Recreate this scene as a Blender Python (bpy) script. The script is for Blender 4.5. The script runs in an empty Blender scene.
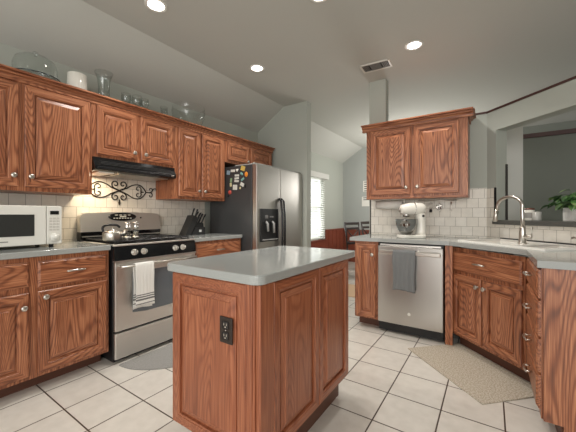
import bpy, bmesh, math, random
from mathutils import Vector, Matrix
C = bpy.context.scene.collection
sc = bpy.context.scene
PI = math.pi
random.seed(7)

# ------------------------------------------------------------------ camera, world, light, exposure
cd = bpy.data.cameras.new('camera'); cam = bpy.data.objects.new('camera', cd); C.objects.link(cam)
cd.sensor_width = 36; cd.lens = 300.2 / 576 * 36; cd.shift_y = -1.2 / 576; cd.clip_start = 0.02
cam.location = (0, 0, 1.144); cam.rotation_euler = (PI / 2, 0, math.radians(34.0))
sc.camera = cam
sc.view_settings.view_transform = 'Standard'; sc.view_settings.look = 'None'
sc.view_settings.gamma = 1; sc.view_settings.use_curve_mapping = False
sc.view_settings.exposure = 1.05
w = bpy.data.worlds.new('sky'); sc.world = w; w.use_nodes = True
bg = w.node_tree.nodes['Background']; bg.inputs[0].default_value = (1.0, 0.985, 0.955, 1); bg.inputs[1].default_value = 0.7

def area(name, loc, rot, sx, sy, power, col=(1, 1, 1)):
    l = bpy.data.lights.new(name, 'AREA'); l.shape = 'RECTANGLE'; l.size = sx; l.size_y = sy; l.energy = power; l.color = col
    o = bpy.data.objects.new(name, l); C.objects.link(o); o.location = loc; o.rotation_euler = rot; return o
# daylight of the dining window, then an unseen fill light added behind the camera
area('window_daylight', (-3.75, 5.5, 1.5), (0, -PI / 2, 0), 2.2, 1.6, 42, (0.97, 1, 1))
area('rear_fill', (0.9, -2.9, 1.7), (math.radians(88), 0, math.radians(14)), 2.6, 2.0, 40, (1, 0.97, 0.93))

pl = bpy.data.lights.new('dining_fill', 'POINT'); pl.energy = 34; pl.shadow_soft_size = .3; pl.color = (1, .97, .93)  # point light without a fixture, added out of view to brighten the dining room
po = bpy.data.objects.new('dining_fill', pl); C.objects.link(po); po.location = (-1.3, 6.0, 1.75)
# ------------------------------------------------------------------ materials
def lin(r, g, b):
    f = lambda c: (c / 255 / 12.92) if c / 255 <= 0.04045 else ((c / 255 + 0.055) / 1.055) ** 2.4
    return (f(r), f(g), f(b), 1)
def mat(name, col, rough=0.5, metal=0.0, **kw):
    m = bpy.data.materials.new(name); m.use_nodes = True
    b = m.node_tree.nodes['Principled BSDF']
    b.inputs['Base Color'].default_value = col; b.inputs['Roughness'].default_value = rough; b.inputs['Metallic'].default_value = metal
    for k, v in kw.items(): b.inputs[k.replace('_', ' ')].default_value = v
    return m
def N(m, t, **kw):
    n = m.node_tree.nodes.new(t)
    for k, v in kw.items(): setattr(n, k, v)
    return n
def L(m, a, b): m.node_tree.links.new(a, b)
def bsdf(m): return m.node_tree.nodes['Principled BSDF']
def coords(m, scale, rnd=True):
    tc = N(m, 'ShaderNodeTexCoord'); mp = N(m, 'ShaderNodeMapping'); mp.inputs['Scale'].default_value = scale
    if rnd:
        oi = N(m, 'ShaderNodeObjectInfo'); v = N(m, 'ShaderNodeVectorMath', operation='SCALE'); v.inputs[0].default_value = (7.3, 3.1, 11.7)
        L(m, oi.outputs['Random'], v.inputs['Scale']); a = N(m, 'ShaderNodeVectorMath', operation='ADD')
        L(m, tc.outputs['Object'], a.inputs[0]); L(m, v.outputs[0], a.inputs[1]); L(m, a.outputs[0], mp.inputs['Vector'])
    else: L(m, tc.outputs['Object'], mp.inputs['Vector'])
    return mp.outputs[0]
def ramp(m, fac, stops):
    r = N(m, 'ShaderNodeValToRGB'); e = r.color_ramp.elements
    while len(e) < len(stops): e.new(0.5)
    for i, (p, c) in enumerate(stops): e[i].position = p; e[i].color = c
    L(m, fac, r.inputs[0]); return r.outputs[0]
def bump(m, h, strength, dist=0.002):
    b = N(m, 'ShaderNodeBump'); b.inputs['Strength'].default_value = strength; b.inputs['Distance'].default_value = dist
    L(m, h, b.inputs['Height']); L(m, b.outputs[0], bsdf(m).inputs['Normal'])
def wood(name, axis, light, mid, dark, rough=0.34, ringw=0.42, porew=0.7):
    m = mat(name, mid, rough)
    def noise(across, along, detail=2.0):
        sc3 = [across] * 3; sc3[axis] = along
        n = N(m, 'ShaderNodeTexNoise'); n.inputs['Scale'].default_value = 1.0; n.inputs['Detail'].default_value = detail; n.inputs['Roughness'].default_value = 0.5
        L(m, coords(m, sc3), n.inputs['Vector']); return n.outputs['Fac']
    def mth(op, a, b=None, c=None):
        n = N(m, 'ShaderNodeMath', operation=op)
        for i, x in enumerate((a, b, c)):
            if x is None: continue
            if isinstance(x, (int, float)): n.inputs[i].default_value = x
            else: L(m, x, n.inputs[i])
        return n.outputs[0]
    growth = noise(5.0, 0.75, 1.0)
    ring = mth('MULTIPLY_ADD', mth('SINE', mth('MULTIPLY', growth, 230.0)), 0.5, 0.5)
    ring = mth('POWER', ring, 2.2)
    pores = noise(230.0, 6.0, 2.0); streak = noise(100.0, 2.5, 3.0); tone = noise(5.0, 0.8, 2.0)
    dk = mth('MULTIPLY', ring, mth('MULTIPLY_ADD', pores, 1.3, -0.1))          # pores gather in the growth rings
    f = mth('MULTIPLY_ADD', dk, -ringw, 0.5 + ringw * 0.28)
    f = mth('ADD', f, mth('MULTIPLY_ADD', pores, porew, -porew / 2)); f = mth('ADD', f, mth('MULTIPLY_ADD', streak, 0.5, -0.25)); f = mth('ADD', f, mth('MULTIPLY_ADD', tone, 0.24, -0.12))
    L(m, ramp(m, f, [(0.22, dark), (0.5, mid), (0.78, light)]), bsdf(m).inputs['Base Color']); bump(m, pores, 0.12, 0.001)
    return m
WL, WM, WD = lin(188, 128, 92), lin(143, 86, 58), lin(72, 41, 29)
OAKV = wood('oak_vertical_grain', 2, WL, WM, WD); OAKH = wood('oak_horizontal_grain', 0, WL, WM, WD)
WOOD = [OAKV, OAKH]
VENEER = [wood('oak_veneer_vertical', 2, lin(182, 118, 84), lin(146, 85, 58), lin(92, 49, 34), 0.3, 0.24, 0.5), wood('oak_veneer_horizontal', 1, lin(182, 118, 84), lin(146, 85, 58), lin(92, 49, 34), 0.3, 0.24, 0.5)]
WAINS = wood('wainscot_wood', 2, lin(150, 84, 62), lin(126, 66, 50), lin(96, 48, 38))
DARKTRIM = mat('dark_stained_trim', lin(70, 38, 32), 0.4)
TOE = mat('toe_kick_wood', lin(92, 58, 44), 0.5)
BLACKGAP = mat('black_plastic', lin(24, 24, 26), 0.35)
BLACKGLOSS = mat('black_enamel', lin(18, 18, 20), 0.12)
IRON = mat('wrought_iron', lin(48, 42, 38), 0.5, 0.6)
CHROME = mat('chrome', lin(215, 212, 208), 0.12, 1.0)
NICKEL = mat('brushed_nickel', lin(205, 200, 192), 0.28, 1.0)
def steel(name, col, axis, rough=0.3):
    m = mat(name, col, rough, 1.0)
    s = [260.0, 260.0, 260.0]; s[axis] = 3.0
    n = N(m, 'ShaderNodeTexNoise'); n.inputs['Scale'].default_value = 1.0; n.inputs['Detail'].default_value = 1.0
    L(m, coords(m, s, False), n.inputs['Vector']); bump(m, n.outputs['Fac'], 0.08, 0.0006)
    return m
STEEL = steel('stainless_steel', lin(222, 219, 214), 0, 0.4); STEELV = steel('stainless_fridge', lin(190, 186, 180), 2, 0.33)
STEELD = steel('stainless_dishwasher', lin(192, 189, 184), 0, 0.3)
FRIDGESIDE = mat('black_textured_panel', lin(60, 61, 62), 0.3)
WHITEPL = mat('white_plastic', lin(222, 220, 212), 0.35)
WHITEGL = mat('white_enamel', lin(232, 228, 218), 0.15)
DARKGLASS = mat('dark_glass', lin(52, 52, 50), 0.12)
OVENGLASS = mat('oven_glass', lin(96, 100, 104), 0.08)
GLASS = bpy.data.materials.new('clear_glass'); GLASS.use_nodes = True
_t = N(GLASS, 'ShaderNodeBsdfTransparent'); _t.inputs[0].default_value = (0.93, 0.95, 0.945, 1); _g = N(GLASS, 'ShaderNodeBsdfGlossy'); _g.inputs['Roughness'].default_value = 0.04
_l = N(GLASS, 'ShaderNodeLayerWeight'); _l.inputs['Blend'].default_value = 0.3; _m = N(GLASS, 'ShaderNodeMixShader'); _p = N(GLASS, 'ShaderNodeMath', operation='POWER'); _p.inputs[1].default_value = 2.0; _f = N(GLASS, 'ShaderNodeMath', operation='MULTIPLY_ADD'); _f.inputs[1].default_value = .75; _f.inputs[2].default_value = .06; L(GLASS, _l.outputs['Facing'], _p.inputs[0]); L(GLASS, _p.outputs[0], _f.inputs[0])
L(GLASS, _f.outputs[0], _m.inputs[0]); L(GLASS, _t.outputs[0], _m.inputs[1]); L(GLASS, _g.outputs[0], _m.inputs[2]); L(GLASS, _m.outputs[0], GLASS.node_tree.nodes['Material Output'].inputs[0])
SINKW = mat('white_sink', lin(244, 241, 234), 0.25)
WALLP = mat('sage_grey_paint', lin(172, 175, 166), 0.75)
WALLD = mat('light_grey_paint', lin(168, 171, 167), 0.75)
CEILP = mat('ceiling_paint', lin(189, 189, 182), 0.85)
n = N(CEILP, 'ShaderNodeTexNoise'); n.inputs['Scale'].default_value = 90; n.inputs['Detail'].default_value = 3
L(CEILP, coords(CEILP, (1, 1, 1), False), n.inputs['Vector']); bump(CEILP, n.outputs['Fac'], 0.15, 0.003)
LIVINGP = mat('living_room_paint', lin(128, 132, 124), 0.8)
WHITETRIM = mat('white_trim_paint', lin(205, 204, 198), 0.5)
# countertop: grey polished quartz
QUARTZ = mat('grey_quartz', lin(148, 152, 150), 0.09)
n = N(QUARTZ, 'ShaderNodeTexNoise'); n.inputs['Scale'].default_value = 420; n.inputs['Detail'].default_value = 2
L(QUARTZ, coords(QUARTZ, (1, 1, 1), False), n.inputs['Vector'])
L(QUARTZ, ramp(QUARTZ, n.outputs['Fac'], [(0.35, lin(144, 147, 145)), (0.65, lin(172, 174, 170))]), bsdf(QUARTZ).inputs['Base Color'])
def tiles(name, bw, rh, mortar, offset, c1, c2, grout, rough, org, swap, bstr=0.4):
    m = mat(name, c1, rough)
    tc = N(m, 'ShaderNodeTexCoord'); ad = N(m, 'ShaderNodeVectorMath', operation='ADD'); ad.inputs[1].default_value = org
    L(m, tc.outputs['Object'], ad.inputs[0]); v = ad.outputs[0]
    if swap:
        sp = N(m, 'ShaderNodeSeparateXYZ'); cb = N(m, 'ShaderNodeCombineXYZ'); L(m, v, sp.inputs[0])
        L(m, sp.outputs[0], cb.inputs[0]); L(m, sp.outputs[2], cb.inputs[1]); v = cb.outputs[0]
    br = N(m, 'ShaderNodeTexBrick'); br.offset = offset; br.squash = 1.0
    L(m, v, br.inputs['Vector'])
    for k, x in (('Scale', 1.0), ('Mortar Size', mortar), ('Mortar Smooth', 0.15), ('Bias', 0.0), ('Brick Width', bw), ('Row Height', rh)): br.inputs[k].default_value = x
    br.inputs['Color1'].default_value = c1; br.inputs['Color2'].default_value = c2; br.inputs['Mortar'].default_value = grout
    nz = N(m, 'ShaderNodeTexNoise'); nz.inputs['Scale'].default_value = 14; nz.inputs['Detail'].default_value = 4; L(m, tc.outputs['Object'], nz.inputs['Vector'])
    mx = N(m, 'ShaderNodeMixRGB', blend_type='MULTIPLY'); mx.inputs[0].default_value = 0.35
    L(m, br.outputs['Color'], mx.inputs[1]); L(m, ramp(m, nz.outputs['Fac'], [(0.3, (0.72, 0.71, 0.69, 1)), (0.65, (1, 1, 1, 1))]), mx.inputs[2])
    L(m, mx.outputs[0], bsdf(m).inputs['Base Color'])
    inv = N(m, 'ShaderNodeMath', operation='SUBTRACT'); inv.inputs[0].default_value = 1.0; L(m, br.outputs['Fac'], inv.inputs[1])
    bump(m, inv.outputs[0], bstr, 0.003)
    return m
FLOORM = tiles('floor_tile', 0.3062, 0.3075, 0.0042, 0.0, lin(212, 207, 198), lin(206, 200, 191), lin(72, 58, 48), 0.3, (0.547 + 0.3062 * 20, -1.035 + 0.3075 * 20, 0), False)
TILEM = tiles('backsplash_tile', 0.1, 0.0945, 0.0018, 0.5, lin(236, 231, 221), lin(230, 224, 212), lin(168, 160, 148), 0.4, (5, 0, 0.93 * 0 + 0.0145), True)

# ------------------------------------------------------------------ geometry helpers
def box(bm, x0, x1, y0, y1, z0, z1, mi=0, bev=0.0, seg=2):
    r = bmesh.ops.create_cube(bm, size=1.0)
    vs = r['verts']
    bmesh.ops.scale(bm, verts=vs, vec=(abs(x1 - x0), abs(y1 - y0), abs(z1 - z0)))
    bmesh.ops.translate(bm, verts=vs, vec=((x0 + x1) / 2, (y0 + y1) / 2, (z0 + z1) / 2))
    fs = list({f for v in vs for f in v.link_faces})
    for f in fs: f.material_index = mi
    if bev > 0:
        es = list({e for v in vs for e in v.link_edges})
        rr = bmesh.ops.bevel(bm, geom=es, offset=bev, segments=seg, profile=0.5, affect='EDGES')
        for f in rr['faces']: f.material_index = mi
    return bm
def tube(bm, pts, r, n=8, mi=0, closed=False, caps=True):
    pts = [Vector(p) for p in pts]; k = len(pts); rings = []
    rs = r if isinstance(r, (list, tuple)) else [r] * k
    t0 = (pts[1] - pts[0]).normalized()
    up = Vector((0, 0, 1)) if abs(t0.z) < 0.9 else Vector((1, 0, 0))
    nrm = t0.cross(up).normalized()
    for i, p in enumerate(pts):
        if closed: t = (pts[(i + 1) % k] - pts[i - 1]).normalized()
        else: t = (pts[min(i + 1, k - 1)] - pts[max(i - 1, 0)]).normalized()
        nrm = (nrm - t * nrm.dot(t)).normalized(); bn = t.cross(nrm)
        rings.append([bm.verts.new(p + (nrm * math.cos(a) + bn * math.sin(a)) * rs[i]) for a in [2 * PI * j / n for j in range(n)]])
    last = k if closed else k - 1
    for i in range(last):
        a, b = rings[i], rings[(i + 1) % k]
        for j in range(n):
            f = bm.faces.new((a[j], a[(j + 1) % n], b[(j + 1) % n], b[j])); f.material_index = mi; f.smooth = True
    if caps and not closed:
        f = bm.faces.new(rings[0][::-1]); f.material_index = mi
        f = bm.faces.new(rings[-1]); f.material_index = mi
    return bm
def lathe(bm, prof, n=24, mi=0, origin=(0, 0, 0), axis='z', close=False, smooth=True, caps=True):
    o = Vector(origin); rings = []
    def pt(r, h, a):
        c, s = r * math.cos(a), r * math.sin(a)
        if axis == 'z': return o + Vector((c, s, h))
        if axis == '-y': return o + Vector((c, -h, s))
        return o + Vector((h, c, s))
    for r, h in prof:
        if r < 1e-6: rings.append([bm.verts.new(pt(0, h, 0))])
        else: rings.append([bm.verts.new(pt(r, h, 2 * PI * j / n)) for j in range(n)])
    idx = list(range(len(prof) - 1)) + ([len(prof) - 1] if close else [])
    for i in idx:
        a, b = rings[i], rings[(i + 1) % len(rings)]
        if len(a) == 1 and len(b) == 1: continue
        for j in range(n):
            j2 = (j + 1) % n
            if len(a) == 1: vs = (a[0], b[j2], b[j])
            elif len(b) == 1: vs = (a[j], a[j2], b[0])
            else: vs = (a[j], a[j2], b[j2], b[j])
            f = bm.faces.new(vs); f.material_index = mi; f.smooth = smooth
    if not close and caps:
        if len(rings[0]) > 1: bm.faces.new(rings[0][::-1]).material_index = mi
        if len(rings[-1]) > 1: bm.faces.new(rings[-1]).material_index = mi
    return bm
def prism(bm, pts, z0, z1, mi=0, holes=(), bev=0.0):
    edges = []
    for loop in [pts] + list(holes):
        vs = [bm.verts.new((p[0], p[1], z0)) for p in loop]
        edges += [bm.edges.new((vs[i], vs[(i + 1) % len(vs)])) for i in range(len(vs))]
    fs = [g for g in bmesh.ops.triangle_fill(bm, use_beauty=True, use_dissolve=False, edges=edges)['geom'] if isinstance(g, bmesh.types.BMFace)]
    ex = bmesh.ops.extrude_face_region(bm, geom=fs)
    nv = [g for g in ex['geom'] if isinstance(g, bmesh.types.BMVert)]
    bmesh.ops.translate(bm, verts=nv, vec=(0, 0, z1 - z0))
    for f in bm.faces: f.material_index = mi
    bmesh.ops.recalc_face_normals(bm, faces=bm.faces)
    if bev:
        es = [e for e in bm.edges if len(e.link_faces) == 2 and e.calc_face_angle(0) > 0.6 and abs(e.verts[0].co.z - e.verts[1].co.z) < 1e-5]
        bmesh.ops.bevel(bm, geom=es, offset=bev, segments=3, profile=0.5, affect='EDGES')
    return bm
def extr(bm, prof, x0, x1, mi=0):
    """profile of (y, z) points swept along local x"""
    a = [bm.verts.new((x0, y, z)) for y, z in prof]; b = [bm.verts.new((x1, y, z)) for y, z in prof]; k = len(prof)
    fs = [bm.faces.new((a[i], a[(i + 1) % k], b[(i + 1) % k], b[i])) for i in range(k)]
    fs += [bm.faces.new(a[::-1]), bm.faces.new(b)]
    for f in fs: f.material_index = mi
    bmesh.ops.recalc_face_normals(bm, faces=fs)
    return bm
def obj(name, bm, mats, parent=None, loc=None, rz=0.0, label=None, recalc=True):
    if recalc: bmesh.ops.recalc_face_normals(bm, faces=bm.faces)
    me = bpy.data.meshes.new(name); bm.to_mesh(me); bm.free()
    for m in (mats if isinstance(mats, (list, tuple)) else [mats]): me.materials.append(m)
    o = bpy.data.objects.new(name, me); C.objects.link(o)
    if parent: o.parent = parent
    if loc is not None: o.location = loc
    o.rotation_euler = (0, 0, rz)
    if label: o['label'] = label
    return o
def B(): return bmesh.new()
def tag(o, label, cat, group=None):
    o['label'] = label; o['category'] = cat
    if group: o['group'] = group
    return o
def thing(name, label, cat, loc=(0, 0, 0), rz=0.0, group=None):
    o = bpy.data.objects.new(name, None); C.objects.link(o); o.empty_display_size = 0.1
    o.location = loc; o.rotation_euler = (0, 0, rz); return tag(o, label, cat, group)
def struct(name, bm, mats, loc=None, rz=0.0):
    o = obj(name, bm, mats, None, loc, rz); o['kind'] = 'structure'; return o
def recenter(bm, c): bmesh.ops.translate(bm, verts=bm.verts, vec=[-x for x in c])
def copy_tree(o, parent=None):
    c = o.copy(); C.objects.link(c)
    if parent: c.parent = parent
    for ch in list(o.children): copy_tree(ch, c)
    return c
LEFT, DIAG, RIGHTF = PI / 2, -PI / 4, -PI / 2     # cabinet fronts facing +X, diagonal, -X

# ------------------------------------------------------------------ setting
HC, XW, YW, YE = 2.743, -3.03, 3.56, 3.64
struct('floor', box(B(), -3.2, 4.2, -1.8, 7.1, -0.05, 0), FLOORM)
bm = B()
prof = [(XW, 2.43), (-2.53, HC), (4.2, HC), (4.2, HC + 0.1), (-2.53, HC + 0.1), (XW - 0.12, 2.5), (XW - 0.12, 2.43)]
a = [bm.verts.new((x, -1.8, z)) for x, z in prof]; b = [bm.verts.new((x, 7.1, z)) for x, z in prof]; k = len(prof)
for i in range(k): bm.faces.new((a[i], a[(i + 1) % k], b[(i + 1) % k], b[i]))
bm.faces.new(a[::-1]); bm.faces.new(b)
struct('ceiling', bm, CEILP)
bm = B()          # left wall with the dining window opening (Y 5.05..5.86, Z 0.62..1.95)
for y0, y1, z0, z1 in ((-1.8, 5.05, 0, 2.44), (5.86, 7.05, 0, 2.44), (5.05, 5.86, 0, 0.62), (5.05, 5.86, 1.95, 2.44)): box(bm, XW - 0.12, XW, y0, y1, z0, z1)
struct('wall_left', bm, WALLP)
def gable(x0, x1, y0, y1):
    bm = B(); P = [(x0, 0), (x1, 0), (x1, HC + .01)]
    if x0 < -2.53: P += [(-2.53, HC + .01), (x0, 2.44)]
    else: P += [(x0, HC + .01)]
    a = [bm.verts.new((x, y0, z)) for x, z in P]; b = [bm.verts.new((x, y1, z)) for x, z in P]; k = len(P)
    for i in range(k): bm.faces.new((a[i], a[(i + 1) % k], b[(i + 1) % k], b[i]))
    bm.faces.new(a[::-1]); bm.faces.new(b); return bm
struct('wall_alcove', gable(XW, -2.135, YE, YE + 0.11), WALLP)
struct('wall_dining', gable(XW, 0.2, 6.93, 7.05), WALLD)
struct('wall_dining_right', box(B(), 0.2, 0.3, 4.95, 7.05, 0, 2.13), WALLD)
struct('wall_pier', box(B(), -1.215, -1.02, YW, YW + 0.12, 0, HC + .01), WALLP)
struct('wall_back', box(B(), -1.02, -0.02, YW, YW + 0.12, 0, 2.145), WALLP)
DC = (-0.029, 3.561, 0)
bm = B()
box(bm, 0, 0.103, 0, 0.12, 0, 2.145); box(bm, 0.103, 1.3, 0, 0.12, 0, 1.055); box(bm, 0.103, 1.3, 0, 0.12, 1.954, 2.145); box(bm, 1.17, 1.3, 0, 0.12, 1.055, 1.954)
struct('wall_corner', bm, WALLP, DC, DIAG)
struct('wall_right', box(B(), 0.88, 1.0, 1.95, 2.72, 0, 2.145), WALLP)
struct('wall_far_right', box(B(), 3.4, 3.52, -1.8, 4.83, 0, HC), WALLD)
# dark wood cap along the top of the low walls
bm = B(); box(bm, -1.0, 0.02, YW - 0.010, YW + 0.13, 2.145, 2.165, 0, 0.004); struct('trim_1', bm, DARKTRIM)
bm = B(); box(bm, 0, 1.3, -0.010, 0.13, 2.145, 2.165, 0, 0.004); struct('trim_2', bm, DARKTRIM, DC, DIAG)
# pass-through ledge
LEDGEM = mat('dark_stone_ledge', lin(84, 84, 80), 0.3)
bm = B(); box(bm, 0.09, 1.17, -0.035, 0.15, 1.055, 1.094, 0, 0.006); struct('trim_3', bm, LEDGEM, DC, DIAG)
bm = B(); box(bm, 0.094, 0.104, -0.014, 0.004, 1.094, 1.405); struct('trim_4', bm, BLACKGAP, DC, DIAG)
bm = B(); box(bm, 0.100, 0.112, 0.105, 0.125, 1.094, 1.63); struct('trim_5', bm, mat('bronze_trim', lin(62, 58, 54), .4), DC, DIAG)
# living room beyond the pass-through
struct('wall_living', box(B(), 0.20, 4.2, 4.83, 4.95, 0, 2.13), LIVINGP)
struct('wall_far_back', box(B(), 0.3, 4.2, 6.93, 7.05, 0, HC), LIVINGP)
struct('trim_6', box(B(), 0.20, 4.2, 4.80, 4.83, 2.107, 2.16, 0, 0.004), DARKTRIM)
struct('wall_column', box(B(), 0.135, 0.298, 4.2, 4.5, 0, 2.2), WHITETRIM)
# tiled backsplashes
def splash(name, x0, x1, z0, z1, loc, rz, extra=()):
    bm = B(); box(bm, x0, x1, -0.008, 0, z0, z1)
    for e in extra: box(bm, e[0], e[1], -0.008, 0, e[2], e[3])
    return struct(name, bm, TILEM, loc, rz)
splash('wall_left_tile', 0.0, 2.58, 0.914, 1.32, (XW, 0, 0), LEFT, [(1.135, 1.905, 1.32, 1.60)])
splash('wall_back_tile', -1.19, -0.029, 0.914, 1.41, (0, YW, 0), 0)
splash('wall_corner_tile', 0.0, 0.098, 0.914, 1.40, DC, DIAG, [(0.098, 1.16, 0.914, 1.053)])
struct('trim_7', box(B(), -1.204, -1.19, YW - 0.011, YW, 0.914, 1.34), mat('tile_edge_metal', lin(70, 66, 62), .35, .6))
# wainscot of the dining room
bm = B(); box(bm, XW, XW + 0.018, 3.76, 6.93, 0, 0.585); box(bm, XW, XW + 0.018, 5.97, 6.93, 0.585, 0.79); box(bm, XW, XW + 0.035, 5.97, 6.93, 0.79, 0.82, 0, .004)
box(bm, XW, XW + 0.05, 4.95, 5.97, 0.585, 0.612, 0, .004); box(bm, XW, XW + 0.026, 5.955, 5.985, .612, 0.82)
for y in [6.1 + .2 * i for i in range(5)]: box(bm, XW, XW + 0.024, y, y + .02, 0, .79)
struct('wall_dining_wainscot_left', bm, WAINS)
bm = B(); box(bm, XW + .03, 0.2, 6.912, 6.93, 0, 0.76); box(bm, XW + .03, 0.2, 6.895, 6.93, 0.76, 0.79, 0, .004)
for x in [-2.9 + .2 * i for i in range(15)]: box(bm, x, x + .02, 6.906, 6.93, 0, .76)
struct('wall_dining_wainscot_back', bm, WAINS)
# dining window
bm = B()
for y0, y1, z0, z1 in ((5.05, 5.10, .62, 1.95), (5.81, 5.86, .62, 1.95), (5.05, 5.86, .62, .67), (5.05, 5.86, 1.90, 1.95), (5.05, 5.86, 1.27, 1.31)): box(bm, XW - .09, XW - .04, y0, y1, z0, z1)
struct('window_1', bm, WHITETRIM)
bm = B(); box(bm, XW - .068, XW - .064, 5.08, 5.83, .65, 1.92); struct('window_1_glass', bm, GLASS)

# ------------------------------------------------------------------ cabinet helpers (local x along the run, front at y = 0, back at +y)
def rect_loops(bm, x0, x1, z0, z1, loops, fill=True):
    R = []
    for ins, y in loops:
        R.append([bm.verts.new(p) for p in ((x0 + ins, y, z0 + ins), (x1 - ins, y, z0 + ins), (x1 - ins, y, z1 - ins), (x0 + ins, y, z1 - ins))])
    for a, b in zip(R, R[1:]):
        for j in range(4):
            f = bm.faces.new((a[j], a[(j + 1) % 4], b[(j + 1) % 4], b[j])); f.material_index = 1 if j in (0, 2) else 0
    if fill: bm.faces.new(R[-1]).material_index = 0
    bm.faces.new(R[0][::-1])
    return bm
def raised(x0, x1, z0, z1, y=0.0, t=0.02, fw=0.056):
    fw = min(fw, (x1 - x0) * 0.27)
    return rect_loops(B(), x0, x1, z0, z1, [(0, y - .002), (0, y - t + .005), (.005, y - t), (fw - .010, y - t), (fw - .008, y - t + .003), (fw - .001, y - t + .005), (fw, y - t + .0165), (fw + .009, y - t + .0165), (fw + .010, y - t + .010), (fw + .034, y - t + .003), (fw + .036, y - t + .0005)])
def slab_front(x0, x1, z0, z1, y=0.0, t=0.02):
    bm = rect_loops(B(), x0, x1, z0, z1, [(0, y), (0, y - t + .009), (.006, y - t + .006), (.012, y - t), (.014, y - t)])
    for f in bm.faces: f.material_index = 1
    return bm
def knob(parent, x, z, y=-0.02, m=None):
    bm = lathe(B(), [(.009, 0), (.009, .003), (.005, .006), (.005, .014), (.015, .019), (.018, .024), (.013, .029), (0, .031)], 16, 0, (0, 0, 0), '-y')
    return obj('knob', bm, m or NICKEL, parent, (x, y, z))
def pull(parent, x, z, y=-0.02, wd=0.1, rz=0.0):
    bm = B(); h = wd / 2
    tube(bm, [(-h * 1.12, -.022, .0), (-h, -.026, 0), (-h * .5, -.031, .002), (0, -.033, .003), (h * .5, -.031, .002), (h, -.026, 0), (h * 1.12, -.022, 0)], [.004, .006, .0065, .007, .0065, .006, .004], 8)
    for s in (-1, 1): tube(bm, [(s * h * .85, 0, 0), (s * h * .85, -.028, 0)], .0045, 8)
    return obj('pull', bm, NICKEL, parent, (x, y, z))
def cabinet(name, label, loc, rz, wd, depth, z0, z1, doors=(), drawers=(), toe=True, open_top=False, group=None, toe_in=0.115):
    t = thing(name, label, 'cabinet', loc, rz, group)
    bm = B(); box(bm, 0, wd, 0, depth, z0, z1, 0)
    if open_top:
        bmesh.ops.delete(bm, geom=[f for f in bm.faces if f.normal.z > .9], context='FACES')
    obj('carcass', bm, WOOD, t)
    if toe: obj('toe_kick', box(B(), 0.005, wd - .005, toe_in, depth, 0, z0 + .001), TOE, t)
    for d in doors:
        x0, x1, a, b = d[:4]
        o = obj('door', raised(x0, x1, a, b), WOOD, t)
        if len(d) > 4 and d[4]: knob(o, d[4][0], d[4][1])
    for d in drawers:
        x0, x1, a, b = d[:4]
        o = obj('drawer', slab_front(x0, x1, a, b), WOOD, t)
        if len(d) > 4 and d[4]: pull(o, d[4][0], d[4][1])
    return t
CROWN = [(0.02, -.004), (-.012, -.004), (-.012, .010), (-.006, .012), (-.008, .020), (-.016, .030), (-.032, .036), (-.032, .046), (-.026, .047), (-.028, .051), (-.054, .053), (-.054, .066), (0.02, .066)]

# ------------------------------------------------------------------ left run: wall cabinets
XU = -2.69; dU = 0.335
def LU(name, label, y0, y1, z0, doors):
    return cabinet(name, label, (XU, y0, 0), LEFT, y1 - y0 - .001, dU, z0, 2.085, [(a - y0, b - y0, c, d, (k[0] - y0, k[1]) if k else None) for a, b, c, d, k in doors], (), toe=False)
LU('wall_cabinet', 'oak wall cabinet with two tall raised-panel doors above the white microwave', .24, 1.135, 1.31, [(.275, .672, 1.34, 2.048, (.642, 1.412)), (.704, 1.113, 1.34, 2.048, (.735, 1.412))])
LU('wall_cabinet', 'short two-door oak wall cabinet directly above the black range hood', 1.135, 1.905, 1.622, [(1.165, 1.502, 1.645, 2.05, (1.47, 1.70)), (1.54, 1.880, 1.645, 2.05, (1.575, 1.70))])
LU('wall_cabinet', 'tall oak wall cabinet with two narrow doors above the black knife block', 1.905, 2.605, 1.31, [(1.945, 2.222, 1.338, 2.05, (2.195, 1.405)), (2.247, 2.577, 1.338, 2.05, (2.278, 1.405))])
LU('wall_cabinet', 'short two-door oak wall cabinet above the stainless refrigerator', 2.605, 3.56, 1.79, [(2.645, 3.035, 1.822, 2.05, (3.0, 1.845)), (3.074, 3.53, 1.822, 2.05, (3.11, 1.845))])
bm = extr(B(), CROWN, -.24 + .24, 3.335, 1); t = obj('crown_molding', bm, WOOD, None, (XU, .235, 2.06), LEFT)
tag(t, 'long oak crown molding running along the top of the left wall cabinets', 'molding')

# ------------------------------------------------------------------ left run: base cabinets and counters
XB = -2.42
cabinet('base_cabinet', 'oak base cabinet with two drawers and two doors below the white microwave', (XB, .19, 0), LEFT, .945, .60, .10, .876,
        [(.03, .465 - .002, .125, .652, (.435, .565)), (.51, .925, .125, .652, (.545, .613))],
        [(.03, .463, .69, .845, (.245, .765)), (.51, .925, .675, .845, (.715, .762))])
cabinet('base_cabinet', 'oak base cabinet with a drawer between the range and the refrigerator', (XB, 1.918, 0), LEFT, .682, .60, .10, .876,
        [(.03, .335, .125, .652, (.30, .60)), (.347, .652, .125, .652, (.38, .60))], [(.03, .652, .69, .85, (.335, .775))])
bm = B(); prism(bm, [(-2.395, .15), (-2.395, 1.14), (-3.02, 1.14), (-3.02, .15)], 0, .038, bev=.005); recenter(bm, (-2.7, .6, 0))
tag(obj('countertop', bm, QUARTZ, None, (-2.7, .6, .876)), 'grey quartz countertop under the white microwave left of the range', 'countertop')
bm = B(); prism(bm, [(-2.395, 1.915), (-2.395, 2.60), (-3.02, 2.60), (-3.02, 1.915)], 0, .038, bev=.005); recenter(bm, (-2.7, 2.2, 0))
tag(obj('countertop', bm, QUARTZ, None, (-2.7, 2.2, .876)), 'short grey quartz countertop between range and refrigerator holding the knife block', 'countertop')

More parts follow.
